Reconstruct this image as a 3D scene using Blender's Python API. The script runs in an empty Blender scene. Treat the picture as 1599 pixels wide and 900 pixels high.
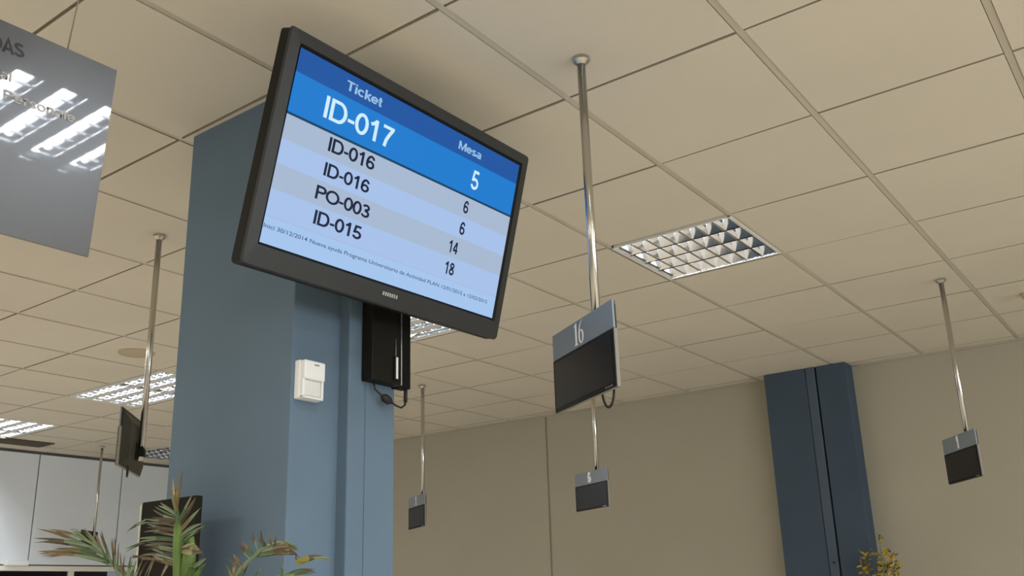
import bpy, bmesh, math, random
import numpy as np
from mathutils import Vector, Matrix, Euler
random.seed(11)
sc = bpy.context.scene
COL = sc.collection
PI = math.pi
R = math.radians

# ------------------------------------------------------------------ camera
CAM_LOC = Vector((2.0406, -1.7036, 1.4841))
CAM_ROT = Euler((1.8657, 0.0256, 0.6502), 'XYZ')
FPX, CX, CY = 1460.2149, 799.5 - 23.30, 450 + 41.16
cd = bpy.data.cameras.new('camera')
cd.sensor_width = 36.0
cd.lens = FPX * 36.0 / 1599
cd.shift_x = 23.30 / 1599
cd.shift_y = 41.16 / 1599
cd.clip_start = 0.02
cam = bpy.data.objects.new('camera', cd)
cam.location = CAM_LOC
cam.rotation_euler = CAM_ROT
COL.objects.link(cam)
sc.camera = cam
MC = CAM_ROT.to_matrix()


def sight(u, v):
    return MC @ Vector(((u - CX) / FPX, -(v - CY) / FPX, -1.0))


def on_y(u, v, y):
    d = sight(u, v)
    return CAM_LOC + d * ((y - CAM_LOC.y) / d.y)


def on_x(u, v, x):
    d = sight(u, v)
    return CAM_LOC + d * ((x - CAM_LOC.x) / d.x)


# ------------------------------------------------------------------ colour
def lin(c):
    c = c / 255.0
    return c / 12.92 if c <= 0.04045 else ((c + 0.055) / 1.055) ** 2.4


def srgb(r, g, b):
    return (lin(r), lin(g), lin(b), 1.0)


# ------------------------------------------------------------------ materials
def mat(name, col, rough=0.5, metal=0.0, noise=0.0, nscale=8.0, bump=0.0, bscale=60.0,
        coat=0.0, spec=0.5, trans=0.0, ior=1.45):
    m = bpy.data.materials.new(name)
    m.use_nodes = True
    nt = m.node_tree
    b = nt.nodes['Principled BSDF']
    b.inputs['Base Color'].default_value = (col[0], col[1], col[2], 1)
    b.inputs['Roughness'].default_value = rough
    b.inputs['Metallic'].default_value = metal
    b.inputs['Coat Weight'].default_value = coat
    b.inputs['Coat Roughness'].default_value = 0.03
    b.inputs['Specular IOR Level'].default_value = spec
    b.inputs['Transmission Weight'].default_value = trans
    b.inputs['IOR'].default_value = ior
    tc = nt.nodes.new('ShaderNodeTexCoord')
    if noise > 0:
        n = nt.nodes.new('ShaderNodeTexNoise')
        n.inputs['Scale'].default_value = nscale
        n.inputs['Detail'].default_value = 5
        nt.links.new(tc.outputs['Object'], n.inputs['Vector'])
        r = nt.nodes.new('ShaderNodeValToRGB')
        r.color_ramp.elements[0].position = 0.3
        r.color_ramp.elements[1].position = 0.7
        lo, hi = 1 - noise, 1 + noise
        r.color_ramp.elements[0].color = (col[0] * lo, col[1] * lo, col[2] * lo, 1)
        r.color_ramp.elements[1].color = (min(1, col[0] * hi), min(1, col[1] * hi), min(1, col[2] * hi), 1)
        nt.links.new(n.outputs['Fac'], r.inputs['Fac'])
        nt.links.new(r.outputs['Color'], b.inputs['Base Color'])
    if bump > 0:
        n2 = nt.nodes.new('ShaderNodeTexNoise')
        n2.inputs['Scale'].default_value = bscale
        n2.inputs['Detail'].default_value = 4
        nt.links.new(tc.outputs['Object'], n2.inputs['Vector'])
        bp = nt.nodes.new('ShaderNodeBump')
        bp.inputs['Strength'].default_value = bump
        bp.inputs['Distance'].default_value = 0.01
        nt.links.new(n2.outputs['Fac'], bp.inputs['Height'])
        nt.links.new(bp.outputs['Normal'], b.inputs['Normal'])
    return m


def glow(name, col, strength=1.0):
    """a surface that gives off light (screen pixels, tubes)"""
    m = bpy.data.materials.new(name)
    m.use_nodes = True
    b = m.node_tree.nodes['Principled BSDF']
    b.inputs['Base Color'].default_value = (0.01, 0.01, 0.01, 1)
    b.inputs['Roughness'].default_value = 0.5
    b.inputs['Specular IOR Level'].default_value = 0.05
    b.inputs['Emission Color'].default_value = (col[0], col[1], col[2], 1)
    b.inputs['Emission Strength'].default_value = strength
    return m


M = {}
M['tile'] = mat('ceiling_tile', (0.67, 0.622, 0.528), 0.9, noise=0.03, nscale=1.3, bump=0.06, bscale=180, spec=0.2)
M['tee'] = mat('ceiling_tee', (0.58, 0.535, 0.45), 0.7, spec=0.2)
M['gap'] = mat('ceiling_gap', (0.36, 0.32, 0.25), 0.9, spec=0.1)
M['tile_edge'] = mat('tile_edge', (0.42, 0.38, 0.31), 0.9, spec=0.1)
M['beige'] = mat('beige_wall', (0.40, 0.374, 0.300), 0.85, noise=0.02, nscale=2.0, bump=0.04, bscale=90, spec=0.2)
M['seam'] = mat('wall_seam', (0.28, 0.26, 0.20), 0.85)
M['grey_panel'] = mat('grey_panel', (0.76, 0.82, 0.90), 0.6, noise=0.015, nscale=1.5, spec=0.3)
M['dark_line'] = mat('dark_joint', (0.10, 0.10, 0.10), 0.8)
M['white_frame'] = mat('white_frame', (0.78, 0.77, 0.72), 0.45)
M['floor'] = mat('floor_terrazzo', (0.62, 0.57, 0.49), 0.4, noise=0.1, nscale=40)
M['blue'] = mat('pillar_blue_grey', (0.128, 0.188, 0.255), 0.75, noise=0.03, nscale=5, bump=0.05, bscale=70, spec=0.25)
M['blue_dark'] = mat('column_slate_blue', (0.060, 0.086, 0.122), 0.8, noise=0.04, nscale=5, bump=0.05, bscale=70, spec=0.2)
M['blue_strip'] = mat('cover_strip_blue', (0.078, 0.104, 0.145), 0.7, spec=0.25)
M['bezel'] = mat('tv_bezel', (0.030, 0.031, 0.031), 0.42, noise=0.05, nscale=20, spec=0.35)
M['tv_edge'] = mat('tv_edge', (0.010, 0.010, 0.009), 0.5, spec=0.25)
M['black'] = mat('black_plastic', (0.008, 0.0075, 0.006), 0.5, noise=0.1, nscale=30, spec=0.2)
M['black_side'] = mat('black_side', (0.004, 0.004, 0.004), 0.6, spec=0.15)
M['silver'] = mat('silver', (0.62, 0.63, 0.64), 0.25, 1.0)
M['chrome'] = mat('chrome_tube', (0.56, 0.54, 0.50), 0.20, 1.0)
M['white_plastic'] = mat('white_plastic', (0.80, 0.82, 0.83), 0.35, noise=0.01)
M['lens'] = mat('sensor_lens', (0.72, 0.73, 0.70), 0.2, bump=0.3, bscale=160)
M['header'] = mat('sign_header', (0.225, 0.262, 0.295), 0.42, 0.3, noise=0.03, nscale=12)
M['lcd'] = mat('lcd_dark', (0.008, 0.008, 0.010), 0.3, spec=0.35)
M['casing'] = mat('monitor_casing', (0.22, 0.215, 0.185), 0.5, noise=0.03)
M['casing_back'] = mat('monitor_back', (0.050, 0.046, 0.033), 0.55, noise=0.08, nscale=15, spec=0.3)
M['white_ink'] = mat('white_lettering', (0.85, 0.86, 0.87), 0.5)
M['board_ink'] = mat('pale_lettering', (0.42, 0.40, 0.39), 0.5)
M['black_ink'] = mat('black_lettering', (0.008, 0.008, 0.008), 0.5)
M['cable'] = mat('black_cable', (0.012, 0.012, 0.012), 0.5)
M['board'] = mat('board_silver', (0.085, 0.088, 0.094), 0.40, 0.6, coat=1.0, noise=0.02, nscale=3)
M['board_edge'] = mat('board_edge', (0.16, 0.15, 0.14), 0.5)
M['wire'] = mat('steel_wire', (0.20, 0.18, 0.14), 0.5, 0.6)
M['alu'] = mat('louvre_aluminium', (0.80, 0.82, 0.86), 0.12, 1.0)
M['housing'] = mat('luminaire_housing', (0.75, 0.75, 0.73), 0.5)
M['tube_off'] = mat('tube_off', (0.85, 0.86, 0.86), 0.3)
M['tube'] = glow('tube_lit', (0.93, 0.97, 1.0), 80.0)
M['tube_cap'] = mat('tube_cap', (0.7, 0.7, 0.7), 0.3, 1.0)
M['vent'] = mat('vent_dark', (0.10, 0.085, 0.065), 0.7)
M['grille'] = mat('speaker_grille', (0.50, 0.42, 0.29), 0.7, bump=0.4, bscale=250)
M['grille2'] = mat('detector_shell', (0.55, 0.43, 0.34), 0.6)
M['kiosk'] = mat('dark_brown_board', (0.012, 0.010, 0.006), 0.7, noise=0.2, nscale=10, spec=0.15)
M['kiosk_edge'] = mat('pale_edge', (0.50, 0.52, 0.42), 0.5)
M['leaf'] = mat('leaf_green', (0.055, 0.115, 0.035), 0.5, noise=0.25, nscale=18)
M['leaf_pale'] = mat('leaf_pale_green', (0.16, 0.22, 0.115), 0.5, noise=0.2, nscale=18)
M['leaf_dry'] = mat('leaf_dry', (0.165, 0.122, 0.055), 0.6, noise=0.3, nscale=22)
M['leaf_brown'] = mat('leaf_brown', (0.095, 0.072, 0.042), 0.65, noise=0.3, nscale=22)
M['leaf_straw'] = mat('leaf_straw', (0.33, 0.27, 0.16), 0.6, noise=0.2, nscale=22)
M['stalk'] = mat('stalk_green', (0.10, 0.175, 0.032), 0.5, noise=0.2, nscale=14)
M['stalk_yellow'] = mat('stalk_yellow', (0.24, 0.22, 0.05), 0.5, noise=0.2, nscale=14)
M['pot'] = mat('pot_terracotta', (0.28, 0.12, 0.06), 0.8, noise=0.1)
M['soil'] = mat('soil', (0.04, 0.028, 0.018), 0.95, noise=0.3, nscale=40)
M['petal'] = mat('petal_yellow', (0.50, 0.34, 0.03), 0.6, noise=0.25, nscale=40)
M['dark_room'] = mat('dark_room', (0.10, 0.07, 0.06), 0.9)
M['pane'] = mat('window_pane', (0.9, 0.93, 0.92), 0.02, trans=1.0, ior=1.1)
# screen
M['s_hdr'] = glow('screen_header_blue', srgb(24, 84, 160), 1.0)
M['s_band'] = glow('screen_band_blue', srgb(22, 122, 205), 1.0)
M['s_line'] = glow('screen_dark_line', srgb(4, 62, 96), 1.0)
M['s_ra'] = glow('screen_row_grey', srgb(166, 184, 208), 1.0)
M['s_rb'] = glow('screen_row_pale', srgb(166, 192, 232), 1.0)
M['s_foot'] = glow('screen_footer', srgb(164, 196, 236), 1.0)
M['s_white'] = glow('screen_white_text', srgb(205, 236, 252), 1.0)
M['s_soft'] = glow('screen_soft_text', srgb(150, 190, 226), 1.0)
M['s_dark'] = glow('screen_dark_text', srgb(18, 30, 58), 1.0)
M['s_tick'] = glow('screen_ticker_text', srgb(72, 94, 128), 1.0)


# ------------------------------------------------------------------ mesh builder
class MB:
    def __init__(self):
        self.bm = bmesh.new()
        self.mats = []

    def mi(self, m):
        if m is None:
            return 0
        if m not in self.mats:
            self.mats.append(m)
        return self.mats.index(m)

    def _paint(self, faces, m):
        i = self.mi(m)
        for f in faces:
            f.material_index = i

    def poly(self, pts, m=None):
        f = self.bm.faces.new([self.bm.verts.new(p) for p in pts])
        self._paint([f], m)
        return f

    def box(self, lo, hi, m=None, bevel=0.0, rot=None, seg=2):
        lo, hi = Vector(lo), Vector(hi)
        before = set(self.bm.faces)
        r = bmesh.ops.create_cube(self.bm, size=1.0)
        s = hi - lo
        c = (hi + lo) / 2
        mx = Matrix.Translation(c) @ Matrix.Diagonal((s.x, s.y, s.z, 1))
        bmesh.ops.transform(self.bm, matrix=mx, verts=r['verts'])
        if bevel > 0:
            es = list({e for v in r['verts'] for e in v.link_edges})
            bmesh.ops.bevel(self.bm, geom=es, offset=bevel, segments=seg, affect='EDGES', profile=0.5)
        new = [f for f in self.bm.faces if f not in before]
        if rot is not None:
            vs = list({v for f in new for v in f.verts})
            bmesh.ops.transform(self.bm, matrix=rot, verts=vs)
        self._paint(new, m)
        return new

    def prism(self, prof, axis, a, b, m=None):
        """extrude a 2D profile along axis: 'x' profile=(y,z), 'y' profile=(x,z), 'z' profile=(x,y)"""
        def P(p, t):
            return {'x': (t, p[0], p[1]), 'y': (p[0], t, p[1]), 'z': (p[0], p[1], t)}[axis]
        A = [self.bm.verts.new(P(p, a)) for p in prof]
        B = [self.bm.verts.new(P(p, b)) for p in prof]
        n = len(prof)
        fs = [self.bm.faces.new(A), self.bm.faces.new(B[::-1])]
        for i in range(n):
            fs.append(self.bm.faces.new((A[i], B[i], B[(i + 1) % n], A[(i + 1) % n])))
        self._paint(fs, m)

    def tube(self, pts, rad, m=None, n=10, cap=True):
        pts = [Vector(p) for p in pts]
        if not hasattr(rad, '__len__'):
            rad = [rad] * len(pts)
        rings = []
        ref = None
        for i, p in enumerate(pts):
            t = (pts[min(i + 1, len(pts) - 1)] - pts[max(i - 1, 0)]).normalized()
            if ref is None:
                ref = Vector((1, 0, 0)) if abs(t.x) < 0.8 else Vector((0, 1, 0))
            u = (ref - t * ref.dot(t)).normalized()
            ref = u
            w = t.cross(u)
            rings.append([self.bm.verts.new(p + (u * math.cos(2 * PI * k / n) + w * math.sin(2 * PI * k / n)) * rad[i]) for k in range(n)])
        fs = []
        for a, b in zip(rings, rings[1:]):
            for k in range(n):
                f = self.bm.faces.new((a[k], a[(k + 1) % n], b[(k + 1) % n], b[k]))
                f.smooth = True
                fs.append(f)
        if cap:
            fs.append(self.bm.faces.new(rings[0][::-1]))
            fs.append(self.bm.faces.new(rings[-1]))
        self._paint(fs, m)

    def lathe(self, prof, m=None, n=32, c=(0, 0, 0)):
        c = Vector(c)
        rings = [[self.bm.verts.new(c + Vector((r * math.cos(2 * PI * k / n), r * math.sin(2 * PI * k / n), z))) for k in range(n)] for r, z in prof]
        fs = []
        for a, b in zip(rings, rings[1:]):
            for k in range(n):
                f = self.bm.faces.new((a[k], a[(k + 1) % n], b[(k + 1) % n], b[k]))
                fs.append(f)
        fs.append(self.bm.faces.new(rings[0][::-1]))
        fs.append(self.bm.faces.new(rings[-1]))
        self._paint(fs, m)

    def strip(self, L, Rr, m=None):
        """ribbon between two point lists"""
        a = [self.bm.verts.new(p) for p in L]
        b = [self.bm.verts.new(p) for p in Rr]
        fs = []
        for i in range(len(a) - 1):
            f = self.bm.faces.new((a[i], b[i], b[i + 1], a[i + 1]))
            f.smooth = True
            fs.append(f)
        self._paint(fs, m)

    def build(self, name, m=None, parent=None, loc=None, normals=True):
        me = bpy.data.meshes.new(name)
        if normals:
            bmesh.ops.recalc_face_normals(self.bm, faces=self.bm.faces)
        self.bm.to_mesh(me)
        self.bm.free()
        if self.mats:
            for x in self.mats:
                me.materials.append(x)
        else:
            me.materials.append(m)
        o = bpy.data.objects.new(name, me)
        COL.objects.link(o)
        if parent is not None:
            o.parent = parent
        if loc is not None:
            o.location = loc
        return o


def tag(o, label=None, cat=None, group=None, kind=None):
    if label:
        o['label'] = label
    if cat:
        o['category'] = cat
    if group:
        o['group'] = group
    if kind:
        o['kind'] = kind
    return o


def thing(name, loc, rz=0.0, label=None, cat=None, group=None):
    o = bpy.data.objects.new(name, None)
    o.empty_display_size = 0.1
    o.location = loc
    o.rotation_euler = (0, 0, rz)
    COL.objects.link(o)
    return tag(o, label, cat, group)


def copy_tree(o, parent=None):
    c = o.copy()
    COL.objects.link(c)
    if parent is not None:
        c.parent = parent
    for ch in list(o.children):
        copy_tree(ch, c)
    return c


# ------------------------------------------------------------------ a plain grotesque drawn with strokes
def _arc(cx, cy, rx, ry, a0, a1, n=18):
    return [(cx + rx * math.cos(R(a0 + (a1 - a0) * i / n)), cy + ry * math.sin(R(a0 + (a1 - a0) * i / n))) for i in range(n + 1)]


def glyph(c, t):
    """(advance, strokes) for cap height 1 and stroke t; a stroke is (points, closed)"""
    h = t / 2
    T, X = 1 - h, .74 - h
    G = {
        'I': (.28, [([(.14, 0), (.14, 1)], 0)]),
        'l': (.26, [([(.13, 0), (.13, 1)], 0)]),
        'i': (.26, [([(.13, 0), (.13, .74)], 0), ([(.13, .86), (.13, 1)], 0)]),
        '-': (.36, [([(.03, .37), (.33, .37)], 0)]),
        'D': (.80, [([(.10, h), (.40, h)] + _arc(.40, .5, .70 - .40, .5 - h, -90, 90) + [(.10, T)], 1)]),
        'O': (.86, [(_arc(.43, .5, .38, .5 - h, 0, 360, 40)[:-1], 1)]),
        '0': (.62, [(_arc(.31, .5, .235, .5 - h, 0, 360, 36)[:-1], 1)]),
        '1': (.62, [([(.36, 0), (.36, 1)], 0), ([(.10, .72), (.24, .79), (.36, .95)], 0)]),
        '3': (.62, [(_arc(.30, .745, .19, .255 - h, 165, -75, 20) + [(.24, .535)], 0), ([(.24, .535)] + _arc(.30, .285, .225, .285 - h, 85, -165, 22), 0)]),
        '4': (.62, [([(.43, 0), (.43, .97)], 0), ([(.40, .95), (.07, .30)], 0), ([(.03, .28), (.59, .28)], 0)]),
        '5': (.62, [([(.54, T), (.17, T), (.11, .50)] + _arc(.30, .31, .235, .31 - h, 125, -165, 26), 0)]),
        '6': (.62, [(_arc(.315, .31, .225, .31 - h, 0, 360, 32)[:-1], 1), (_arc(.335, .46, .245, .54 - h, 190, 35, 22), 0)]),
        '7': (.62, [([(.06, T), (.53, T), (.53, T - .03), (.40, .62), (.29, .33), (.24, 0)], 0)]),
        '8': (.62, [(_arc(.31, .75, .19, .25 - h, 0, 360, 28)[:-1], 1), (_arc(.31, .28, .225, .28 - h, 0, 360, 30)[:-1], 1)]),
        'P': (.74, [([(.13, 0), (.13, 1)], 0), ([(.13, T), (.42, T)] + _arc(.42, .715, .23, .285 - h, 90, -90) + [(.13, .43 + h)], 0)]),
        'T': (.66, [([(.33, 0), (.33, 1)], 0), ([(.02, T), (.64, T)], 0)]),
        'M': (.90, [([(.12, 0), (.12, 1)], 0), ([(.78, 0), (.78, 1)], 0), ([(.14, .97), (.45, .05), (.76, .97)], 0)]),
        'A': (.74, [([(.05, 0), (.37, .97), (.69, 0)], 0), ([(.16, .30), (.58, .30)], 0)]),
        'S': (.72, [(_arc(.35, .745, .23, .255 - h, 20, 225, 18) + [(.36, .51), (.48, .47)] + _arc(.36, .27, .26, .27 - h, 45, -170, 18), 0)]),
        'c': (.56, [(_arc(.30, .37, .22, .37 - h, 45, 315, 24), 0)]),
        'e': (.60, [([(.08, .37), (.52, .37)] + _arc(.30, .37, .22, .37 - h, 0, 320, 26), 0)]),
        'o': (.62, [(_arc(.31, .37, .235, .37 - h, 0, 360, 28)[:-1], 1)]),
        'k': (.56, [([(.12, 0), (.12, 1)], 0), ([(.14, .28), (.50, .74)], 0), ([(.25, .42), (.52, 0)], 0)]),
        't': (.34, [([(.17, .95), (.17, .16), (.20, h), (.32, h)], 0), ([(.02, .74 - h), (.32, .74 - h)], 0)]),
        's': (.54, [(_arc(.27, .55, .16, .19 - h, 20, 215, 14) + [(.28, .37)] + _arc(.27, .20, .18, .20 - h, 50, -165, 14), 0)]),
        'a': (.60, [(_arc(.27, .22, .19, .22 - h, 0, 360, 24)[:-1], 1), ([(.47, 0), (.47, .48)] + _arc(.28, .52, .19, .22 - h, 0, 150, 12), 0)]),
        'r': (.38, [([(.12, 0), (.12, .74)], 0), ([(.12, .45)] + _arc(.32, .45, .20, .29 - h, 180, 80, 10), 0)]),
        'n': (.60, [([(.12, 0), (.12, .74)], 0), ([(.12, .45)] + _arc(.30, .47, .18, .27 - h, 180, 0, 14) + [(.48, 0)], 0)]),
    }
    return G[c]


def stroke(mb, pts, closed, t, ox):
    P_ = [Vector((p[0] + ox, p[1])) for p in pts]
    Q_ = [P_[0]]
    for p in P_[1:]:
        if (p - Q_[-1]).length > 1e-5:
            Q_.append(p)
    n = len(Q_)
    L, Rr = [], []
    for i in range(n):
        a = Q_[i - 1] if (i > 0 or closed) else None
        b = Q_[(i + 1) % n] if (i < n - 1 or closed) else None
        d0 = (Q_[i] - a).normalized() if a is not None else None
        d1 = (b - Q_[i]).normalized() if b is not None else None
        d0 = d0 if d0 is not None else d1
        d1 = d1 if d1 is not None else d0
        n0, n1 = Vector((-d0.y, d0.x)), Vector((-d1.y, d1.x))
        m_ = n0 + n1
        m_ = m_.normalized() if m_.length > 1e-4 else n0
        k_ = t / 2 / max(.45, m_.dot(n0))
        L.append((Q_[i].x + m_.x * k_, 0, Q_[i].y + m_.y * k_))
        Rr.append((Q_[i].x - m_.x * k_, 0, Q_[i].y - m_.y * k_))
    if closed:
        L.append(L[0])
        Rr.append(Rr[0])
    mb.strip(L, Rr)


def stroke_mesh(s_, w=None, h=1.0, t=.15):
    mb = MB()
    x = 0.0
    for c in s_:
        if c == ' ':
            x += .3
            continue
        adv, st = glyph(c, t)
        for pts, cl in st:
            stroke(mb, pts, cl, t, x)
        x += adv
    me = bpy.data.meshes.new('lettering')
    mb.bm.to_mesh(me)
    mb.bm.free()
    xs = [v.co.x for v in me.vertices]
    lo, hi = min(xs), max(xs)
    sx = w / (hi - lo) if w else h * .92
    for v in me.vertices:
        v.co = ((v.co.x - lo) * sx, 0, v.co.z * h)
    me.update()
    return me, (hi - lo) * sx


def text_mesh(s, w=None, h=None, bold=0.0, depth=0.0, shear=0.0, space=1.0):
    """lettering as mesh data in the XZ plane, lower left at the origin, fitted to w x h"""
    cu = bpy.data.curves.new('lettering', 'FONT')
    cu.body = s
    cu.size = 1.0
    cu.offset = bold
    cu.shear = shear
    cu.space_character = space
    cu.resolution_u = 4
    o = bpy.data.objects.new('lettering_source', cu)
    COL.objects.link(o)
    dg = bpy.context.evaluated_depsgraph_get()
    me = bpy.data.meshes.new_from_object(o.evaluated_get(dg))
    bpy.data.objects.remove(o)
    co = np.array([v.co[:] for v in me.vertices])
    lo, hi = co.min(0), co.max(0)
    sx = sy = 1.0
    if h:
        sy = h / (hi[1] - lo[1])
    sx = w / (hi[0] - lo[0]) if w else sy * 0.86
    for v in me.vertices:
        x, y = (v.co.x - lo[0]) * sx, (v.co.y - lo[1]) * sy
        v.co = (x, 0, y)
    me.update()
    return me, (hi[0] - lo[0]) * sx


def lettering(name, s, m, parent, x, y, z, w=None, h=None, bold=0.0, centre=False):
    me, ww = stroke_mesh(s, w, h, bold) if bold > .05 else text_mesh(s, w, h, bold)
    me.materials.clear()
    me.materials.append(m)
    o = bpy.data.objects.new(name, me)
    COL.objects.link(o)
    o.parent = parent
    o.location = (x - (ww / 2 if centre else 0), y, z)
    return o


# ================================================================== SETTING
H = 3.05
XL, XR, YF, YB = -7.5, 8.4, -7.2, 5.20
TX, TY = 0.6, 0.63828
lum_cells = []          # (x0, x1, y0, y1)
LUMS = [(-12, -10, 3), (-8, -6, 3), (-4, -2, 3), (0, 1, 3), (2, 3, -1), (-12, -10, 6)]
hole = set()
for a0, a1, j in LUMS:
    for a in range(a0, a1):
        hole.add((a, j))

# ceiling: lay-in tiles, tees and shadow gaps
cb = MB()
HA, HB = 0.0125, 0.0055
rnd = random.Random(5)
for a in range(-13, 15):
    for j in range(-12, 9):
        if (a, j) in hole:
            continue
        x0, x1 = a * TX + HA, (a + 1) * TX - HA
        y0, y1 = j * TY + HB, (j + 1) * TY - HB
        x0, x1 = max(x0, XL), min(x1, XR)
        y0, y1 = max(y0, YF), min(y1, YB)
        if x1 - x0 < 0.02 or y1 - y0 < 0.02:
            continue
        z = [H + rnd.uniform(-0.0012, 0.0022) for _ in range(4)]
        P = [(x0, y0, z[0]), (x1, y0, z[1]), (x1, y1, z[2]), (x0, y1, z[3])]
        e = 0.0
        Q = [(x0 - e, y0 - e, H + .012), (x1 + e, y0 - e, H + .012), (x1 + e, y1 + e, H + .012), (x0 - e, y1 + e, H + .012)]
        cb.poly(P[::-1], M['tile'])
        for k in range(4):
            cb.poly([P[k], P[(k + 1) % 4], Q[(k + 1) % 4], Q[k]], M['tile_edge'])
for a in range(-12, 15):
    x = a * TX
    cb.poly([(x - .0105, YF, H + .0035), (x - .0105, YB, H + .0035), (x + .0105, YB, H + .0035), (x + .0105, YF, H + .0035)], M['tee'])
    cb.poly([(x - .03, YF, H + .0125), (x - .03, YB, H + .0125), (x + .03, YB, H + .0125), (x + .03, YF, H + .0125)], M['gap'])
for j in range(-11, 9):
    y = j * TY
    cb.poly([(XL, y - .02, H + .0115), (XR, y - .02, H + .0115), (XR, y + .02, H + .0115), (XL, y + .02, H + .0115)], M['gap'])
ceiling = tag(cb.build('ceiling', normals=False), 'cream lay-in tile ceiling with thin shadow gaps and grey tees', kind='structure')

fb = MB()
fb.box((XL - 3, YF - .2, -.1), (XR + .2, YB + .2, 0), M['floor'])
tag(fb.build('floor'), kind='structure')

# back wall, beige panels with one vertical seam
wb = MB()
wb.box((XL, YB, 0), (-2.622, YB + .15, H), M['beige'])
wb.box((-2.602, YB, 0), (XR + .2, YB + .15, H), M['beige'])
wb.box((-2.622, YB + .008, 0), (-2.602, YB + .15, H), M['seam'])
tag(wb.build('wall_back'), 'beige back wall with one vertical seam', kind='structure')
tb = MB()
tb.box((XL, YB - .012, H - .016), (-.50, YB + .001, H + .004), M['beige'])
tb.box((.14, YB - .012, H - .016), (XR, YB + .001, H + .004), M['beige'])
tag(tb.build('trim_1'), 'thin beige bead along the top of the back wall', kind='structure')

# left partition: grey panels above, glazing below
lw = MB()
ys = [YF, -4.3, -3.36, -2.42, -1.48, -.54, .40, 1.34, 2.20, 3.14, 4.075, 5.015, YB]
for y0, y1 in zip(ys, ys[1:]):
    lw.box((XL - .06, y0 + .006, 1.925), (XL, y1 - .006, H - .03), M['grey_panel'], 0.002)
lw.box((XL - .05, YF, 1.91), (XL - .012, YB, H + .06), M['dark_line'])
lw.box((XL - .06, YF, 0), (XL, YB, 0.95), M['grey_panel'])
tag(lw.build('wall_left'), 'light grey panelled partition wall with fine dark joints', kind='structure')
fr = MB()
fr.box((XL - .05, YF, 1.862), (XL + .012, YB, 1.912), M['white_frame'], .003)
fr.box((XL - .05, YF, .95), (XL + .012, YB, 1.0), M['white_frame'], .003)
for y in (-1.9, -.5, .9, 2.2, 3.60, 5.0):
    fr.box((XL - .05, y - .028, 1.0), (XL + .012, y + .028, 1.862), M['white_frame'], .003)
tag(fr.build('trim_2'), 'white frame rails and posts of the glazed partition', kind='structure')
gl = MB()
for y0, y1 in ((.93, 2.17), (2.23, 3.57), (3.63, 4.97)):
    gl.box((XL - .024, y0, 1.0), (XL - .018, y1, 1.862), M['pane'])
tag(gl.build('window_1'), kind='structure')
db = MB()
db.box((XL - 2.1, YF, 0), (XL - 2.0, YB, H), M['dark_room'])
db.box((XL - 2.0, YF, H), (XL - .05, YB, H + .1), M['dark_room'])
tag(db.build('wall_far'), kind='structure')

# right wall with a ribbon window, front wall
rw = MB()
rw.box((XR, YF, 0), (XR + .2, YB, .95), M['beige'])
rw.box((XR, YF, 2.6), (XR + .2, YB, H + .3), M['beige'])
for y in (YF, -3.2, .9, YB - .4):
    rw.box((XR, y, .95), (XR + .2, y + .4, 2.6), M['beige'])
tag(rw.build('wall_right'), kind='structure')
ww = MB()
ww.box((XL, YF - .2, 0), (XR + .2, YF, H + .3), M['beige'])
tag(ww.build('wall_front'), kind='structure')

# near pillar: main shaft and the shallower boxed-out duct on its right face
PB = MB()
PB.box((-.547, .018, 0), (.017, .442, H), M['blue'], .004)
pillar = PB.build('pillar')
tag(pillar, 'square blue-grey pillar standing in front, under the ticket screen', 'pillar')
DB = MB()
DB.box((.012, .2, 0), (.060, .392, H), M['blue'], .004)
DB.box((.058, .268, 0), (.0635, .392, H), M['blue'], .002)
DB.build('duct_casing', parent=pillar)

# far column on the back wall with a pipe chase
CB = MB()
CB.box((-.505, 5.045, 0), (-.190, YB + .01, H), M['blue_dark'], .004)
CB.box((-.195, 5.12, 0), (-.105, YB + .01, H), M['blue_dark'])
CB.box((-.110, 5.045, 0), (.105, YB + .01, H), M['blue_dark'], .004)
column = CB.build('column')
tag(column, 'dark slate-blue column against the beige back wall', 'column')
pp = MB()
pp.box((-.186, 5.040, 0), (-.122, 5.125, H), M['blue_strip'], .003)
pp.build('cover_strip', parent=column)
sb = MB()
sb.lathe([(.006, 0), (.006, .012)], M['black'], 12)
kn = sb.build('screw', parent=column, loc=(-.15, 5.040, 1.66))
kn.rotation_euler = (R(90), 0, 0)

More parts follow.
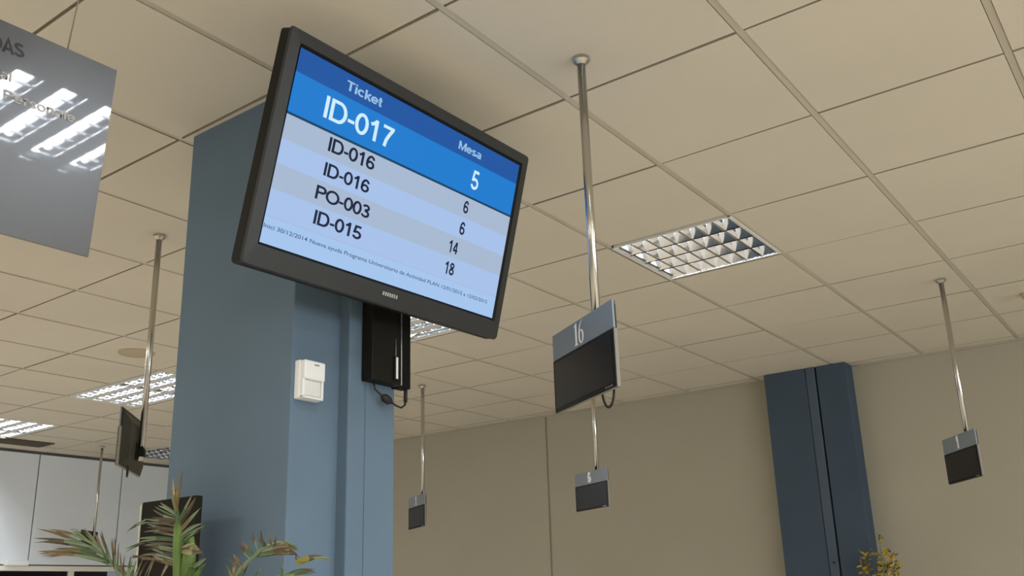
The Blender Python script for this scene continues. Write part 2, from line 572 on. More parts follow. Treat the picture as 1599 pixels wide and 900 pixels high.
# ================================================================== LUMINAIRES
def luminaire(L, lit, hb=.036, share=1.0, name='ceiling_light'):
    root = thing(name, (0, 0, 0))
    W2, L2 = .30, L / 2
    f = MB()
    # thin white rim and sheet housing, open below
    for (lo, hi) in (((-L2, -W2, -.002), (L2, -W2 + .012, .09)), ((-L2, W2 - .012, -.002), (L2, W2, .09)),
                     ((-L2, -W2, -.004), (-L2 + .012, W2, .09)), ((L2 - .012, -W2, -.004), (L2, W2, .09)),
                     ((-L2, -W2, .09), (L2, W2, .096))):
        f.box(lo, hi, M['housing'])
    f.build('housing', parent=root)
    r = MB()
    pitch = (2 * W2 - .024) / 4
    n = 10
    hw = pitch / 2 * share
    for k in range(4):
        yc = -W2 + .012 + pitch * (k + .5)
        A, B = [], []
        for i in range(n + 1):
            t = -1 + 2 * i / n
            A.append((-L2 + .012, yc + t * hw, .002 + .078 * (1 - abs(t) ** 2.2)))
            B.append((L2 - .012, yc + t * hw, .002 + .078 * (1 - abs(t) ** 2.2)))
        r.strip(A, B, M['alu'])
        if share < 1:
            for y0, y1 in ((yc - pitch / 2, yc - hw), (yc + hw, yc + pitch / 2)):
                r.poly([(-L2 + .012, y0, .002), (-L2 + .012, y1, .002), (L2 - .012, y1, .002), (L2 - .012, y0, .002)], M['housing'])
    r.build('reflector', parent=root, normals=False)
    lv = MB()
    nc = max(7, int(round(7 * L / .6)))
    bw = .006 if share == 1 else .003
    for k in range(4):
        yc = -W2 + .012 + pitch * (k + .5)
        for c in range(1, nc):
            x = -L2 + .012 + (L - .024) * c / nc
            # blade: wedge section, wider at the bottom, trimmed to the trough
            tw = hw * (1 - (hb / .080)) ** .45
            lo = [(x - bw, yc - hw, .002), (x + bw, yc - hw, .002), (x + bw, yc + hw, .002), (x - bw, yc + hw, .002)]
            hi = [(x - .001, yc - tw, hb), (x + .001, yc - tw, hb), (x + .001, yc + tw, hb), (x - .001, yc + tw, hb)]
            lv.poly(lo[::-1], M['alu'])
            lv.poly(hi, M['alu'])
            for i in range(4):
                lv.poly([lo[i], lo[(i + 1) % 4], hi[(i + 1) % 4], hi[i]], M['alu'])
    for sy in (-1, 1):
        for k in range(4):
            ye = -W2 + .012 + pitch * (k + .5) + sy * hw
            lv.box((-L2 + .012, ye - .0015, .0005), (L2 - .012, ye + .0015, .004), M['alu'])
    for sx in (-1, 1):
        xe = sx * (L2 - .016)
        lv.box((xe - .003, -W2 + .012, .0005), (xe + .003, W2 - .012, .004), M['alu'])
    lv.build('louvre', parent=root)
    for k in range(4):
        yc = -W2 + .012 + pitch * (k + .5)
        t = MB()
        t.tube([(-L2 + .03, yc, .054), (L2 - .03, yc, .054)], .013, M['tube' if lit else 'tube_off'], 12)
        t.tube([(-L2 + .014, yc, .054), (-L2 + .03, yc, .054)], .0125, M['tube_cap'], 12)
        t.tube([(L2 - .03, yc, .054), (L2 - .014, yc, .054)], .0125, M['tube_cap'], 12)
        t.build('fluorescent_tube', parent=root)
    return root


labels = ['lit louvred ceiling light cut by the left edge of the photo',
          'lit long louvred ceiling light just left of the blue-grey pillar',
          'lit louvred ceiling light peeking out below the ticket screen',
          'square louvred ceiling light with mirrored cells, right of the number 16 sign',
          'lit square ceiling light mirrored in the hanging silver board',
          'unlit louvred ceiling light above the left partition, beside the pillar edge']
lit = [True, True, True, True, True, False]
proto = {}
SPEC = [(.006, .55)] * 3 + [(.034, 1.0), (.012, .60), (.034, 1.0)]
for i, ((a0, a1, j), lb, on) in enumerate(zip(LUMS, labels, lit)):
    L = (a1 - a0) * TX - .004
    key = (a1 - a0, on, SPEC[i])
    if key not in proto:
        proto[key] = luminaire(L, on, *SPEC[i])
        o = proto[key]
    else:
        o = copy_tree(proto[key])
    o.location = ((a0 + a1) / 2 * TX, (j + .5) * TY, H)
    tag(o, lb, 'ceiling light', 'louvred ceiling lights')

# ================================================================== CEILING FITTINGS
g = MB()
g.lathe([(.112, 0), (.112, -.006), (.104, -.010), (.098, -.008), (.06, -.010), (.0, -.0105)][:-1], M['grille'], 40)
tag(g.build('ceiling_speaker', loc=(-3.285, 1.545, H + .001)), 'round flush ceiling speaker left of the pillar', 'speaker')
g = MB()
g.lathe([(.05, 0), (.05, -.012), (.042, -.03), (.02, -.036)], M['grille2'], 28)
tag(g.build('smoke_detector', loc=(1.435, 4.11, H + .001)), 'small round detector on the ceiling at the right edge', 'smoke detector')
vroot = thing('air_vent', (-7.05, 2.25, H), 0, 'dark slot air vent in the ceiling above the left partition', 'vent')
g = MB()
g.box((-.14, -.72, -.012), (.14, .72, .02), M['vent'], .003)
g.build('vent_frame', parent=vroot)
for k in range(5):
    s = MB()
    s.box((-.115 + k * .05, -.69, -.018), (-.105 + k * .05 + .018, .69, -.010), M['vent'])
    s.build('slat', parent=vroot)

# ================================================================== NUMBER SIGNS
ZS = 2.103
SW, SH = .377, .232


def digit_one(mb, x, s, y, m):
    mb.poly([(x + .10 * s, y, 0), (x + .42 * s, y, 0), (x + .42 * s, y, .05 * s), (x + .35 * s, y, .08 * s), (x + .35 * s, y, s), (x + .28 * s, y, s),
             (x + .08 * s, y, .88 * s), (x + .09 * s, y, .84 * s), (x + .175 * s, y, .87 * s), (x + .175 * s, y, .08 * s), (x + .10 * s, y, .05 * s)], m)


def digit_six(mb, x, s, y, m):
    cx, cz, n = x + .27 * s, .30 * s, 36
    o = [(cx + .255 * s * math.cos(2 * PI * i / n), y, cz + .31 * s * math.sin(2 * PI * i / n)) for i in range(n + 1)]
    q = [(cx + .105 * s * math.cos(2 * PI * i / n), y, cz + .255 * s * math.sin(2 * PI * i / n)) for i in range(n + 1)]
    mb.strip(o, q, m)
    L, Rr = [], []
    for i in range(15):
        t = i / 14
        a = PI * (1.0 - .5 * t)
        L.append((x + .50 * s + .485 * s * math.cos(a), y - .0003, .30 * s + .70 * s * math.sin(a)))
        th = .135 * s * (1 - t) ** .8 + .012 * s
        Rr.append((x + .50 * s + .485 * s * math.cos(a) + th, y - .0003, .30 * s + .70 * s * math.sin(a) - th * .35 * t))
    mb.strip(L, Rr, m)


def number_mesh(txt, s):
    mb = MB()
    w = {'1': .48, '6': .54}
    tot = sum(w[c] for c in txt) * s
    x = -tot / 2
    for c in txt:
        (digit_one if c == '1' else digit_six)(mb, x, s, 0, M['white_ink'])
        x += w[c] * s
    return mb


def make_sign():
    root = thing('number_sign', (0, 0, 0))
    # pole from panel to ceiling
    p = MB()
    p.tube([(0, 0, -.045), (0, 0, H - ZS - .004)], .0128, M['chrome'], 20)
    pole = p.build('pole', parent=root)
    q = MB()
    q.lathe([(.026, H - ZS), (.026, H - ZS - .010), (.018, H - ZS - .018), (.0135, H - ZS - .022)], M['chrome'], 28)
    q.build('ceiling_rose', parent=pole)
    # panel front is at local y = -.048
    yf = -.050
    zt, zb = SH / 2, -SH / 2
    zs = zt - .077
    h = MB()
    h.box((-SW / 2, yf, zs), (SW / 2, yf + .006, zt), M['header'], .001)
    hd = h.build('header_plate', parent=root)
    c = MB()
    # casing: thin rim, then a bulge tapering to the back
    c.box((-SW / 2, yf + .001, zb), (SW / 2, yf + .012, zs - .0005), M['casing'], .002)
    c.box((-SW / 2 + .003, yf + .006, zs - .001), (SW / 2 - .003, yf + .010, zt - .002), M['casing_back'])
    lo = [(-SW / 2 + .004, yf + .012, zb + .004), (SW / 2 - .004, yf + .012, zb + .004), (SW / 2 - .004, yf + .012, zt - .012), (-SW / 2 + .004, yf + .012, zt - .012)]
    hi = [(-SW / 2 + .06, yf + .034, zb + .035), (SW / 2 - .06, yf + .034, zb + .035), (SW / 2 - .06, yf + .034, zt - .05), (-SW / 2 + .06, yf + .034, zt - .05)]
    c.poly(hi, M['casing_back'])
    for i in range(4):
        c.poly([lo[i], lo[(i + 1) % 4], hi[(i + 1) % 4], hi[i]], M['casing_back'])
    c.build('monitor_casing', parent=root)
    s = MB()
    s.box((-SW / 2 + .0015, yf - .0015, zb + .0015), (SW / 2 - .0015, yf + .003, zs - .002), M['black'], .001)
    scn = s.build('screen_frame', parent=root)
    s = MB()
    s.box((-SW / 2 + .012, yf - .0022, zb + .014), (SW / 2 - .012, yf, zs - .010), M['lcd'])
    s.build('screen', parent=scn)
    s = MB()
    for k in range(6):
        s.box((SW / 2 - .060 + k * .007, yf - .0024, zb + .005), (SW / 2 - .055 + k * .007, yf - .0012, zb + .010), M['silver'])
    s.build('badge', parent=scn)
    b = MB()
    b.box((-.03, yf + .032, -.072), (.03, yf + .040, -.004), M['black'], .003)
    b.box((-.017, yf + .036, -.058), (.017, .016, -.024), M['black'], .004)
    b.build('mounting_bracket', parent=root)
    k = MB()
    pts = []
    for i in range(17):
        t = i / 16
        pts.append((.092 - .024 * math.cos(t * PI), yf + .020 + .010 * t, zb + .008 - .042 * math.sin(t * PI)))
    k.tube(pts, .0032, M['cable'], 8)
    k.build('cable', parent=root)
    return root


SIGNS = [
    ('16', (.763, .464), -32, 'number 16 sign with grey header and dark screen, hung from a chrome pole'),
    ('1', (1.100, 3.504), -55, 'dark-screened number sign hung nearest the right edge, right of the slate-blue column'),
    ('5', (-.972, 3.31), -27, 'small dark number sign hung directly below the number 16 sign'),
    ('1', (-2.597, 3.524), -30, 'smallest number sign with grey screen, hung just right of the pillar'),
    ('1', (-1.433, .475), -45, 'number sign seen from its dark back, left of the blue-grey pillar'),
    ('1', (-6.767, 3.386), -53, 'tiny far number sign with dark back, hung before the left partition behind palm leaves'),
]
psign = make_sign()
for i, (txt, (x, y), yaw, lb) in enumerate(SIGNS):
    o = psign if i == 0 else copy_tree(psign)
    o.location = (x, y, ZS)
    o.rotation_euler = (0, 0, R(yaw))
    if i == 4:
        for c in o.children:
            if not c.name.startswith('pole'):
                c.location.z += .03
    if i == 2:
        for c in [r for q in o.children for r in q.children if r.name.startswith('ceiling_rose')]:
            bpy.data.objects.remove(c)
    if i not in (0, 4):
        for c in [c for c in o.children if c.name.startswith('cable')]:
            bpy.data.objects.remove(c)
    tag(o, lb, 'sign', 'number signs on ceiling poles')
for (txt, _, _, _), o in zip(SIGNS, [x for x in COL.objects if x.name.startswith('number_sign')]):
    hd = [c for c in o.children if c.name.startswith('header_plate')][0]
    if txt == '16':
        nm = number_mesh(txt, .064).build('number', parent=hd)
        nm.location = (-.012, -.0512, SH / 2 - .077 + .007)
    else:
        nm = lettering('number', txt, M['white_ink'], hd, -.012, -.0512, SH / 2 - .077 + .008, None, .064, .30, True)

# ================================================================== TICKET SCREEN (TV)
tvw, tvh = .93, .523
tv = thing('ticket_display', (.3265, .164, 2.613), 0,
           'big tilted flat screen listing ticket and desk numbers, fixed to the pillar', 'television')
tv.rotation_euler = (Matrix.Rotation(R(88.4), 3, 'Z') @ Matrix.Rotation(R(14.85), 3, 'X')).to_euler('XYZ')
bz, bt, bb = .044, .044, .066
ox0, ox1, oz0, oz1 = -tvw / 2 - bz, tvw / 2 + bz - .004, -tvh / 2 - bb, tvh / 2 + bt


def loop(rect, y, r, n=6):
    a, b, c, d = rect
    P_ = []
    for (cx, cz, a0) in ((a + r, b + r, 180), (c - r, b + r, 270), (c - r, d - r, 0), (a + r, d - r, 90)):
        for i in range(n + 1):
            t = R(a0 + 90 * i / n)
            P_.append((cx + r * math.cos(t), y, cz + r * math.sin(t)))
    return P_


def ring(mb, inner, outer, y0, y1, m, ri=.0006, ro=.0006):
    I, O_ = loop(inner, y1, ri), loop(outer, y0, ro)
    n = len(I)
    for i in range(n):
        mb.poly([O_[i], O_[(i + 1) % n], I[(i + 1) % n], I[i]], m)


b = MB()
inn = (-tvw / 2 - .002, -tvh / 2 - .002, tvw / 2 + .002, tvh / 2 + .002)
r1 = (ox0 + .004, oz0 + .004, ox1 - .004, oz1 - .004)
ring(b, (inn[0] - .006, inn[1] - .006, inn[2] + .006, inn[3] + .006), r1, -.004, -.006, M['bezel'], .001, .011)       # face
ring(b, inn, (inn[0] - .006, inn[1] - .006, inn[2] + .006, inn[3] + .006), -.006, .003, M['tv_edge'])    # inner lip
ring(b, r1, (ox0, oz0, ox1, oz1), .002, -.004, M['bezel'], .011, .014)                                                # chamfer
ring(b, (ox0, oz0, ox1, oz1), (ox0 + .003, oz0 + .003, ox1 - .003, oz1 - .003), .002, .038, M['tv_edge'], .012, .014)  # side
bezel = b.build('bezel', parent=tv)
c = MB()
c.box((ox0 + .012, .020, oz0 + .012), (ox1 - .012, .040, oz1 - .012), M['tv_edge'], .003)
lo = [(ox0 + .03, .040, oz0 + .03), (ox1 - .03, .040, oz0 + .03), (ox1 - .03, .040, oz1 - .03), (ox0 + .03, .040, oz1 - .03)]
hi = [(ox0 + .12, .085, oz0 + .10), (ox1 - .12, .085, oz0 + .10), (ox1 - .12, .085, oz1 - .12), (ox0 + .12, .085, oz1 - .12)]
c.poly(hi, M['tv_edge'])
for i in range(4):
    c.poly([lo[i], lo[(i + 1) % 4], hi[(i + 1) % 4], hi[i]], M['tv_edge'])
c.build('back_cover', parent=tv)
bd = MB()
for k in range(7):
    bd.box((-.030 + k * .0088, -.0072, -tvh / 2 - .036), (-.024 + k * .0088, -.0055, -tvh / 2 - .025), M['silver'])
bd.build('badge', parent=bezel)
mt = MB()
mt.box((-.14, .084, -.11), (.14, .096, .11), M['black'], .003)
mt.build('mount_plate', parent=tv)


def U(u):
    return -tvw / 2 + u * tvw


def V(v):
    return tvh / 2 - v * tvh


s = MB()
for v0, v1, m in ((0, .124, 's_hdr'), (.124, .332, 's_band'), (.332, .345, 's_line'), (.345, .472, 's_ra'), (.472, .598, 's_rb'),
                  (.598, .727, 's_ra'), (.727, .862, 's_rb'), (.862, .866, 's_ra'), (.866, 1, 's_foot')):
    s.poly([(U(0), 0, V(v1)), (U(1), 0, V(v1)), (U(1), 0, V(v0)), (U(0), 0, V(v0))], M[m])
screen = s.build('screen', parent=tv, normals=False)
yt = -.0006


def stext(t, u0, u1, v0, v1, m, bold=.15, centre=False):
    h = (v1 - v0) * tvh
    if centre:
        lettering('lettering', t, M[m], screen, U(u0), yt, V(v1), None, h, bold, True)
    else:
        lettering('lettering', t, M[m], screen, U(u0), yt, V(v1), (u1 - u0) * tvw, h, bold)


stext('Ticket', .180, .323, .036, .088, 's_soft', .17)
stext('Mesa', .680, .795, .040, .090, 's_soft', .17)
stext('ID-017', .120, .394, .165, .281, 's_white', .15)
stext('5', .788, 0, .167, .284, 's_white', .15, True)
for t, u0, u1, v0, v1 in (('ID-016', .160, .342, .361, .436), ('ID-016', .162, .339, .495, .566), ('PO-003', .149, .360, .624, .696), ('ID-015', .161, .345, .750, .823)):
    stext(t, u0, u1, v0, v1, 's_dark', .165)
for t, u, v0, v1 in (('6', .768, .366, .443), ('6', .769, .497, .576), ('14', .743, .628, .702), ('18', .744, .757, .832)):
    stext(t, u, 0, v0, v1, 's_dark', .165, True)
stext('Inici 30/12/2014 Nueva ayuda Programa Universitario de Actividad PLAN 12/01/2015 a 12/02/2015', .002, .958, .902, .930, 's_tick', .01)

# wall arm that carries the screen
wm = MB()
wm.box((.0625, .215, 2.53), (.075, .345, 2.73), M['black'], .003)
wm.box((.070, .25, 2.60), (.222, .28, 2.66), M['black'], .004)
o = wm.build('wall_bracket')
tag(o, 'black steel arm between the pillar and the ticket screen', 'bracket')

# ================================================================== MEDIA BOX UNDER THE SCREEN
mbx = thing('media_player', (.0625, .335, 2.12), 0, 'black media box with an upright white light strip, under the ticket screen', 'media player')
k = MB()
k.box((0, -.086, 0), (.045, .038, .33), M['black'], .003)
body = k.build('body', parent=mbx)
k = MB()
k.box((0, .042, -.004), (.040, .090, .33), M['black_side'], .003)
k.build('side_panel', parent=mbx)
k = MB()
k.box((.010, .0375, .0), (.048, .0425, .32), M['silver'], .001)
k.build('edge_strip', parent=mbx)
k = MB()
k.box((.0445, .006, .012), (.051, .026, .088), M['tv_edge'], .002)
sl = k.build('light_housing', parent=mbx)
k = MB()
k.box((.0505, .011, .016), (.0525, .020, .084), M['white_plastic'], .001)
k.build('light_strip', parent=sl)
k = MB()
k.box((.0445, .0145, .088), (.0462, .0170, .145), M['silver'])
k.build('aerial', parent=mbx)
k = MB()
k.lathe([(.006, 0), (.006, .006), (.003, .008)], M['black'], 12)
o = k.build('knob', parent=mbx, loc=(.02, .090, .12))
o.rotation_euler = (R(-90), 0, 0)
cb2 = MB()
pts = [(.02, -.055, .004), (.022, -.05, -.022), (.03, -.02, -.045), (.034, .0, -.053), (.034, .03, -.063), (.032, .055, -.066), (.03, .074, -.055), (.03, .078, -.03), (.03, .078, .0)]
cb2.tube(pts, .0032, M['cable'], 8)
cb2.tube([(.03, -.03, -.040), (.031, -.018, -.045), (.033, .0, -.053), (.034, .012, -.057)], [.004, .013, .013, .005], M['cable'], 12)
cb2.tube([(.03, .077, -.045), (.03, .078, .002)], .006, M['cable'], 10)
cb2.build('power_cable', parent=mbx)

# ================================================================== MOTION SENSOR
ps = thing('motion_sensor', (.017, .0675, 2.038), 0, 'small white motion sensor box on the pillar, below the screen', 'sensor')
k = MB()
k.box((0, -.041, 0), (.024, .041, .113), M['white_plastic'], .004, seg=3)
k.box((.018, -.039, .055), (.044, .039, .111), M['white_plastic'], .005, seg=3)
k.box((.018, -.039, .002), (.038, -.031, .058), M['white_plastic'], .002)
k.box((.018, .031, .002), (.038, .039, .058), M['white_plastic'], .002)
k.box((.018, -.039, .001), (.038, .039, .008), M['white_plastic'], .002)
k.build('housing', parent=ps)
k = MB()
k.box((.018, -.030, .009), (.035, .030, .055), M['lens'], .003)
k.build('lens', parent=ps)
k = MB()
k.box((.042, -.004, .097), (.0445, .014, .101), M['casing'])
k.build('indicator', parent=ps)

# ================================================================== HANGING BOARD
BX = .316
TR, BR = on_x(183, 110, BX), on_x(138, 401, BX)
TL, BL = on_x(-120, 30 - 120 * 80 / 183, BX), on_x(-120, 365 - 120 * 38 / 138, BX)
BL.y = TL.y - .02
board = thing('hanging_board', (BX, TR.y, BR.z), 0, 'glossy silver information board hung on wires in the top left corner', 'sign board')
O = board.location


def loc(p):
    return Vector(p) - Vector(O)


k = MB()
F = [loc(TL), loc(TR), loc(BR), loc(BL)]
th = Vector((-.006, 0, 0))
k.poly(F, M['board'])
k.poly([p + th for p in F][::-1], M['board'])
for i in range(4):
    k.poly([F[i], F[(i + 1) % 4], F[(i + 1) % 4] + th, F[i] + th], M['board_edge'])
panel = k.build('panel', parent=board)
w0 = loc(on_x(105, 76, BX - .003))
w1 = loc(on_x(122, 0, BX - .003))
d = (w1 - w0)
top = w0 + d * ((H - O.z - w0.z) / d.z)
k = MB()
k.tube([w0 - Vector((0, 0, .012)), top], .0016, M['wire'], 8)
k.build('wire', parent=board)
k = MB()
wl = w0 + Vector((0, -.72, .0))
k.tube([Vector((w0.x, TL.y - O.y + .08, loc(TL).z - .03)), Vector((w0.x, TL.y - O.y + .08, H - O.z))], .0016, M['wire'], 8)
k.build('wire', parent=board)


def board_text(t, p0, p1, px_h, m, bold):
    """letters standing on the board between two points of its face"""
    a, b_ = on_x(p0[0], p0[1], BX + .0008), on_x(p1[0], p1[1], BX + .0008)
    hgt = (on_x(p0[0], p0[1] - px_h, BX) - a).z
    me, ww_ = stroke_mesh(t, (b_ - a).length, hgt, bold)
    me.materials.clear()
    me.materials.append(m)
    o = bpy.data.objects.new('lettering', me)
    COL.objects.link(o)
    o.parent = panel
    o.location = loc(a)
    ang = math.asin((b_ - a).z / (b_ - a).length)
    o.rotation_euler = (Matrix.Rotation(R(90), 3, 'Z') @ Matrix.Rotation(-ang, 3, 'Y')).to_euler()


board_text('DAS', (-16, 73), (38, 92), 22, M['black_ink'], .2)
board_text('al', (0, 121), (17, 128), 15, M['board_ink'], .14)
board_text('Personale', (5, 154), (117, 192), 15, M['board_ink'], .14)

# ================================================================== DARK UPRIGHT BOARD BEHIND THE PALM
ki = thing('information_stand', (-.32, -.09, 0), 0, 'dark brown upright board standing behind the palm, against the pillar', 'stand')
k = MB()
k.box((-.136, -.03, .04), (.120, -.006, 1.778), M['kiosk'], .003)
k.build('panel', parent=ki)
k = MB()
k.box((-.142, -.033, .04), (-.135, -.004, 1.772), M['kiosk_edge'], .002)
k.build('edge_trim', parent=ki)
k = MB()
k.box((-.17, -.10, 0), (.16, .09, .04), M['kiosk'], .004)
k.build('foot', parent=ki)

# white box on the partition rail
k = MB()
k.box((XL - .03, 2.905, 1.912), (XL + .05, 3.125, 1.962), M['white_plastic'], .006)
tag(k.build('junction_box'), 'small white box on the partition rail at the far left', 'junction box')


# ================================================================== PALM
def blade(mb, p0, p1, w, m0, m1, sag=.0, split=.55, n=8, nrm=Vector((0, -1, 0)), fold=.25):
    """one leaflet, folded along its midrib; base colour m0, tip m1"""
    p0, p1 = Vector(p0), Vector(p1)
    d = p1 - p0
    side = d.cross(nrm)
    if side.length < 1e-6:
        side = Vector((1, 0, 0))
    side.normalize()
    C_, A_, B_ = [], [], []
    for i in range(n + 1):
        t = i / n
        c = p0 + d * t + Vector((0, 0, sag * d.length * math.sin(PI * t)))
        ww_ = w * (math.sin(PI * min(1, .10 + t * .90)) ** .6) * (1 - .25 * t) if t < 1 else 0.0002
        C_.append(c + nrm * 0)
        A_.append(c + side * ww_ / 2 + nrm * ww_ * fold)
        B_.append(c - side * ww_ / 2 + nrm * ww_ * fold)
    ns = max(1, min(n - 1, int(round(split * n))))
    for X in (A_, B_):
        mb.strip(C_[:ns + 1], X[:ns + 1], m0)
        mb.strip(C_[ns:], X[ns:], m1)


PY = -.42
base = Vector((.175, PY, 0))
palm = thing('potted_palm', base, 0, 'potted palm with drying frond tips in front of the blue-grey pillar', 'plant')


def PP(u, v, dy=0.0):
    return on_y(u, v, PY + dy) - base


k = MB()
k.lathe([(.13, 0), (.17, .26), (.185, .27), (.185, .31), (.165, .31), (.16, .28)], M['pot'], 36)
k.build('pot', parent=palm)
k = MB()
k.lathe([(.160, .275), (.10, .285), (.02, .29)], M['soil'], 24)
k.build('soil', parent=palm)
G_, P_, D_, B_, S_ = M['leaf'], M['leaf_pale'], M['leaf_dry'], M['leaf_brown'], M['leaf_straw']
# px width -> metres at the plant
PXM = (on_y(281, 850, PY) - on_y(280, 850, PY)).length

# upright frond: thick bright stalk, leaflets both ways, dry spear on top
f = MB()
q0 = PP(279, 905)
f.tube([Vector((.0, 0, .28)), Vector((q0.x * .6, q0.y, .9)), q0, PP(278, 850), PP(278, 818)], [.014, .013, .0125 * 1.0, .0115, .008], M['stalk'], 12)
f.tube([PP(278, 820), PP(276, 795, .01), PP(273, 765, .02)], [.007, .004, .002], G_, 8)
f.tube([PP(292, 905, .01), PP(296, 862, .01), PP(299, 838, .01)], [.017, .014, .006], M['stalk'], 12)
sp = [((276, 800), (270, 746), 7, D_, S_), ((276, 798), (279, 738), 7, M['stalk_yellow'], D_), ((277, 800), (286, 733), 6, D_, B_),
      ((274, 798), (266, 752), 6, P_, D_), ((277, 800), (283, 748), 7, D_, D_)]
for a, b_, w, m0, m1 in sp:
    blade(f, PP(*a), PP(*b_, random.uniform(-.02, .02)), w * PXM * .55, m0, m1, 0)
lf = [((274, 801), (250, 785), 6, P_, P_), ((274, 807), (241, 791), 7, P_, P_), ((273, 812), (236, 808), 5, B_, B_), ((273, 816), (224, 811), 5, B_, P_),
      ((274, 822), (232, 816), 5, B_, B_), ((274, 828), (228, 824), 5, B_, B_), ((274, 836), (238, 828), 5, D_, B_), ((274, 842), (213, 842), 5, G_, P_),
      ((274, 850), (226, 846), 5, B_, B_), ((274, 858), (222, 852), 5, P_, B_), ((274, 866), (236, 856), 5, B_, B_), ((272, 874), (218, 868), 6, P_, D_),
      ((272, 882), (238, 868), 5, D_, S_), ((240, 872), (224, 905), 6, S_, S_), ((262, 880), (248, 908), 5, S_, B_), ((235, 872), (206, 868), 5, D_, B_),
      ((228, 812), (200, 829), 4, P_, B_), ((226, 846), (196, 858), 4, B_, G_),
      ((279, 815), (300, 773), 6, G_, P_), ((280, 820), (307, 776), 5, B_, D_), ((281, 828), (314, 793), 6, D_, P_), ((282, 838), (316, 818), 7, P_, P_),
      ((284, 846), (314, 822), 5, G_, P_), ((284, 856), (304, 848), 5, S_, S_), ((284, 862), (318, 862), 9, S_, B_), ((302, 850), (320, 870), 7, S_, B_),
      ((286, 905), (300, 872), 8, M['stalk'], G_), ((300, 905), (318, 868), 16, G_, M['stalk']), ((306, 905), (322, 880), 14, M['stalk'], G_), ((270, 875), (302, 885), 7, P_, P_),
      ((302, 885), (322, 872), 8, P_, P_)]
lf += [((a[0] + 1, a[1] + random.uniform(2, 5)), (b_[0] + random.uniform(-5, 5), b_[1] + random.uniform(2, 8)), w * .8, m0, random.choice((B_, m1, P_))) for a, b_, w, m0, m1 in lf[:24]]
for a, b_, w, m0, m1 in lf:
    blade(f, PP(*a), PP(*b_, random.uniform(-.06, .05)), w * PXM * .55, m0, m1, random.uniform(-.02, .04))
f.build('frond', parent=palm)

# left frond: long horizontal leaflets with dry tips
f = MB()
f.tube([Vector((-.01, 0, .28)), PP(250, 960, -.02), PP(205, 905, -.05), PP(178, 882, -.07), PP(155, 858, -.09), PP(122, 832, -.11)], [.010, .009, .006, .0042, .0028, .0012], P_, 8)
lf = [((160, 864), (58, 826), 6, P_, D_), ((150, 852), (75, 827), 6, P_, D_), ((150, 856), (52, 841), 6, P_, B_), ((158, 864), (62, 842), 7, P_, D_), ((166, 876), (57, 862), 8, G_, D_),
      ((170, 878), (84, 858), 9, G_, D_), ((168, 878), (64, 869), 6, P_, D_), ((128, 836), (108, 829), 4, G_, P_), ((136, 844), (110, 826), 6, P_, G_), ((146, 852), (116, 826), 5, G_, P_),
      ((160, 862), (130, 824), 6, P_, P_), ((168, 880), (148, 832), 8, G_, D_), ((174, 882), (158, 828), 8, P_, B_), ((176, 884), (165, 848), 6, P_, G_), ((180, 890), (176, 840), 8, B_, D_),
      ((182, 905), (180, 838), 8, P_, B_), ((192, 905), (188, 862), 7, D_, B_), ((200, 908), (205, 868), 8, P_, G_), ((205, 910), (214, 874), 9, G_, P_), ((210, 912), (224, 872), 7, S_, S_),
      ((186, 906), (198, 866), 6, S_, P_)]
lf += [((a[0] + 2, a[1] + random.uniform(0, 5)), (b_[0] + random.uniform(-4, 8), b_[1] + random.uniform(0, 8)), w * .75, m0, random.choice((B_, m1, D_))) for a, b_, w, m0, m1 in lf]
for a, b_, w, m0, m1 in lf:
    blade(f, PP(*a, -.08), PP(*b_, -.08 + random.uniform(-.06, .06)), w * PXM * .55, m0, m1, random.uniform(.0, .05), split=.5)
f.build('frond', parent=palm)

# right frond: arching over the pillar corner
f = MB()
f.tube([Vector((.01, 0, .28)), PP(310, 990, -.03), PP(352, 915, -.05), PP(385, 880, -.06), PP(412, 857, -.06), PP(440, 846, -.05)], [.010, .009, .006, .004, .003, .0015], P_, 8)
lf = [((398, 868), (378, 845), 7, G_, D_), ((390, 872), (374, 850), 6, P_, B_), ((404, 862), (394, 832), 6, P_, B_), ((412, 858), (408, 828), 6, B_, B_), ((418, 856), (402, 836), 5, G_, D_),
      ((424, 854), (420, 830), 6, D_, P_), ((430, 852), (432, 834), 7, B_, D_), ((402, 862), (446, 845), 8, P_, S_), ((406, 864), (460, 850), 9, P_, S_), ((400, 868), (454, 862), 10, P_, D_),
      ((440, 846), (462, 860), 8, S_, D_), ((446, 848), (466, 858), 5, P_, G_), ((452, 862), (466, 869), 5, D_, B_), ((462, 878), (504, 868), 8, M['stalk_yellow'], B_), ((490, 872), (516, 873), 4, P_, P_),
      ((450, 896), (494, 890), 6, G_, B_), ((430, 905), (486, 893), 7, P_, G_), ((378, 884), (364, 866), 9, D_, D_), ((372, 888), (358, 872), 6, D_, B_), ((364, 905), (370, 872), 8, S_, D_),
      ((376, 902), (386, 880), 7, G_, P_), ((366, 908), (352, 880), 6, P_, G_), ((440, 905), (444, 878), 6, G_, P_), ((398, 900), (412, 884), 5, G_, P_)]
lf += [((a[0] + 2, a[1] + random.uniform(0, 5)), (b_[0] + random.uniform(-4, 8), b_[1] + random.uniform(0, 8)), w * .75, m0, random.choice((B_, m1, D_))) for a, b_, w, m0, m1 in lf]
for a, b_, w, m0, m1 in lf:
    blade(f, PP(*a, -.055), PP(*b_, -.05 + random.uniform(-.06, .06)), w * PXM * .55, m0, m1, random.uniform(.0, .05), split=.5)
f.tube([PP(405, 866, -.05), PP(462, 866, -.05), PP(463, 879, -.05)], .0015, B_, 6)
f.tube([PP(352, 915, -.05), PP(420, 905, -.05), PP(452, 895, -.05)], .002, P_, 6)
f.build('frond', parent=palm)
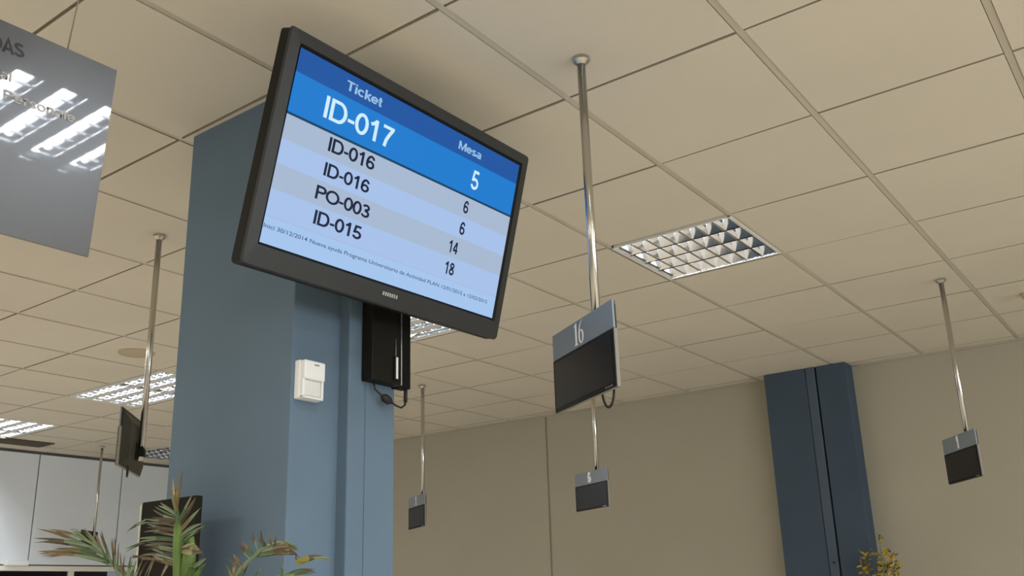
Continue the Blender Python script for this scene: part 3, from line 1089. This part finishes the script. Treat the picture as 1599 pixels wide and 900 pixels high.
for k_, (dx, dy) in enumerate(((.04, .03), (-.04, .05), (.02, -.05))):
    f = MB()
    f.tube([(dx * .5, dy * .5, .28), (dx, dy, .9), (dx * 1.4, dy * 1.5, 1.40 - .05 * k_)], [.012, .009, .004], M['stalk'], 10)
    f.build('stem', parent=palm)

# ================================================================== YELLOW PLANT BY THE COLUMN
FY = 4.88
fb_ = Vector((.21, FY, 0))
fp = thing('flowering_plant', fb_, 0, 'yellow-brown plant top by the foot of the slate-blue column', 'plant')


def FP(u, v, dy=0.0):
    return on_y(u, v, FY + dy) - fb_


k = MB()
k.lathe([(.12, 0), (.15, .36), (.165, .37), (.165, .40), (.145, .40), (.14, .37)], M['pot'], 32)
k.build('pot', parent=fp)
tops = [(1372, 836), (1366, 858), (1378, 872), (1392, 868), (1398, 882), (1384, 884), (1370, 886), (1346, 884), (1352, 872)]
for i, (u, v) in enumerate(tops):
    f = MB()
    e = FP(u, v, random.uniform(-.05, .05))
    f.tube([(random.uniform(-.04, .04), 0, .36), (e.x * .4, e.y * .4, .9), (e.x * .85, e.y, e.z - .25), e], [.006, .005, .003, .0015], M['stalk_yellow'] if i > 1 else M['leaf_pale'], 6)
    mm = [M['petal'], D_, B_, M['petal'], M['stalk_yellow']]
    n_ = 4 if i < 2 else 15
    for j in range(n_):
        an = random.uniform(0, 2 * PI)
        up = random.uniform(-.09, .03)
        ln = .03 if i < 2 else .05
        s0 = e + Vector((0, 0, up * (.5 if i < 2 else 1)))
        blade(f, s0, s0 + Vector((math.cos(an) * ln, math.sin(an) * ln * .6, random.uniform(-.02, .04))), .014, random.choice(mm), random.choice(mm), 0, n=4)
    f.build('flower_stem', parent=fp)

# ================================================================== LIGHT
def area(name, loc_, rot, sx, sy, power, col):
    l = bpy.data.lights.new(name, 'AREA')
    l.shape = 'RECTANGLE'
    l.size, l.size_y = sx, sy
    l.energy = power
    l.color = col
    o_ = bpy.data.objects.new(name, l)
    o_.location = loc_
    o_.rotation_euler = rot
    COL.objects.link(o_)
    return o_


# daylight in the three bays of the ribbon window of the right wall
for y in (-5.0, -.95, 3.05):
    area('window_daylight', (XR + .15, y, 1.78), (0, R(90), 0), 1.55, 3.5, 108, (.88, .95, 1.0))
# the ceiling lights of the rest of the room
for x in (-3.3, -.9, 1.5, 3.9, 6.3):
    for j in (-5, -9):
        area('unseen_luminaire', (x, (j + .5) * TY, H - .006), (0, 0, 0), .56, .58, 22, (1, .97, .92))
for x in (3.9, 6.3):
    for j in (-1, 3):
        area('unseen_luminaire', (x, (j + .5) * TY, H - .006), (0, 0, 0), .56, .58, 22, (1, .97, .92))

for x, j in ((-6.6, -1), (-4.2, -1), (-6.6, -5), (-5.4, -9)):  # extra lights added out of view to brighten the left side of the room
    area('unseen_luminaire', (x, (j + .5) * TY, H - .006), (0, 0, 0), .56, .58, 34, (1, .97, .94))

w = bpy.data.worlds.new('world')
w.use_nodes = True
w.node_tree.nodes['Background'].inputs['Color'].default_value = (.7, .8, 1, 1)
w.node_tree.nodes['Background'].inputs['Strength'].default_value = .25
sc.world = w

sc.view_settings.view_transform = 'Standard'
sc.view_settings.look = 'None'
sc.view_settings.exposure = 0.0
sc.view_settings.gamma = 1.0
sc.view_settings.use_curve_mapping = False
sc.cycles.use_denoising = True
sc.cycles.max_bounces = 10
sc.cycles.diffuse_bounces = 6
sc.cycles.caustics_reflective = False
sc.cycles.caustics_refractive = False
sc.cycles.sample_clamp_indirect = 6.0
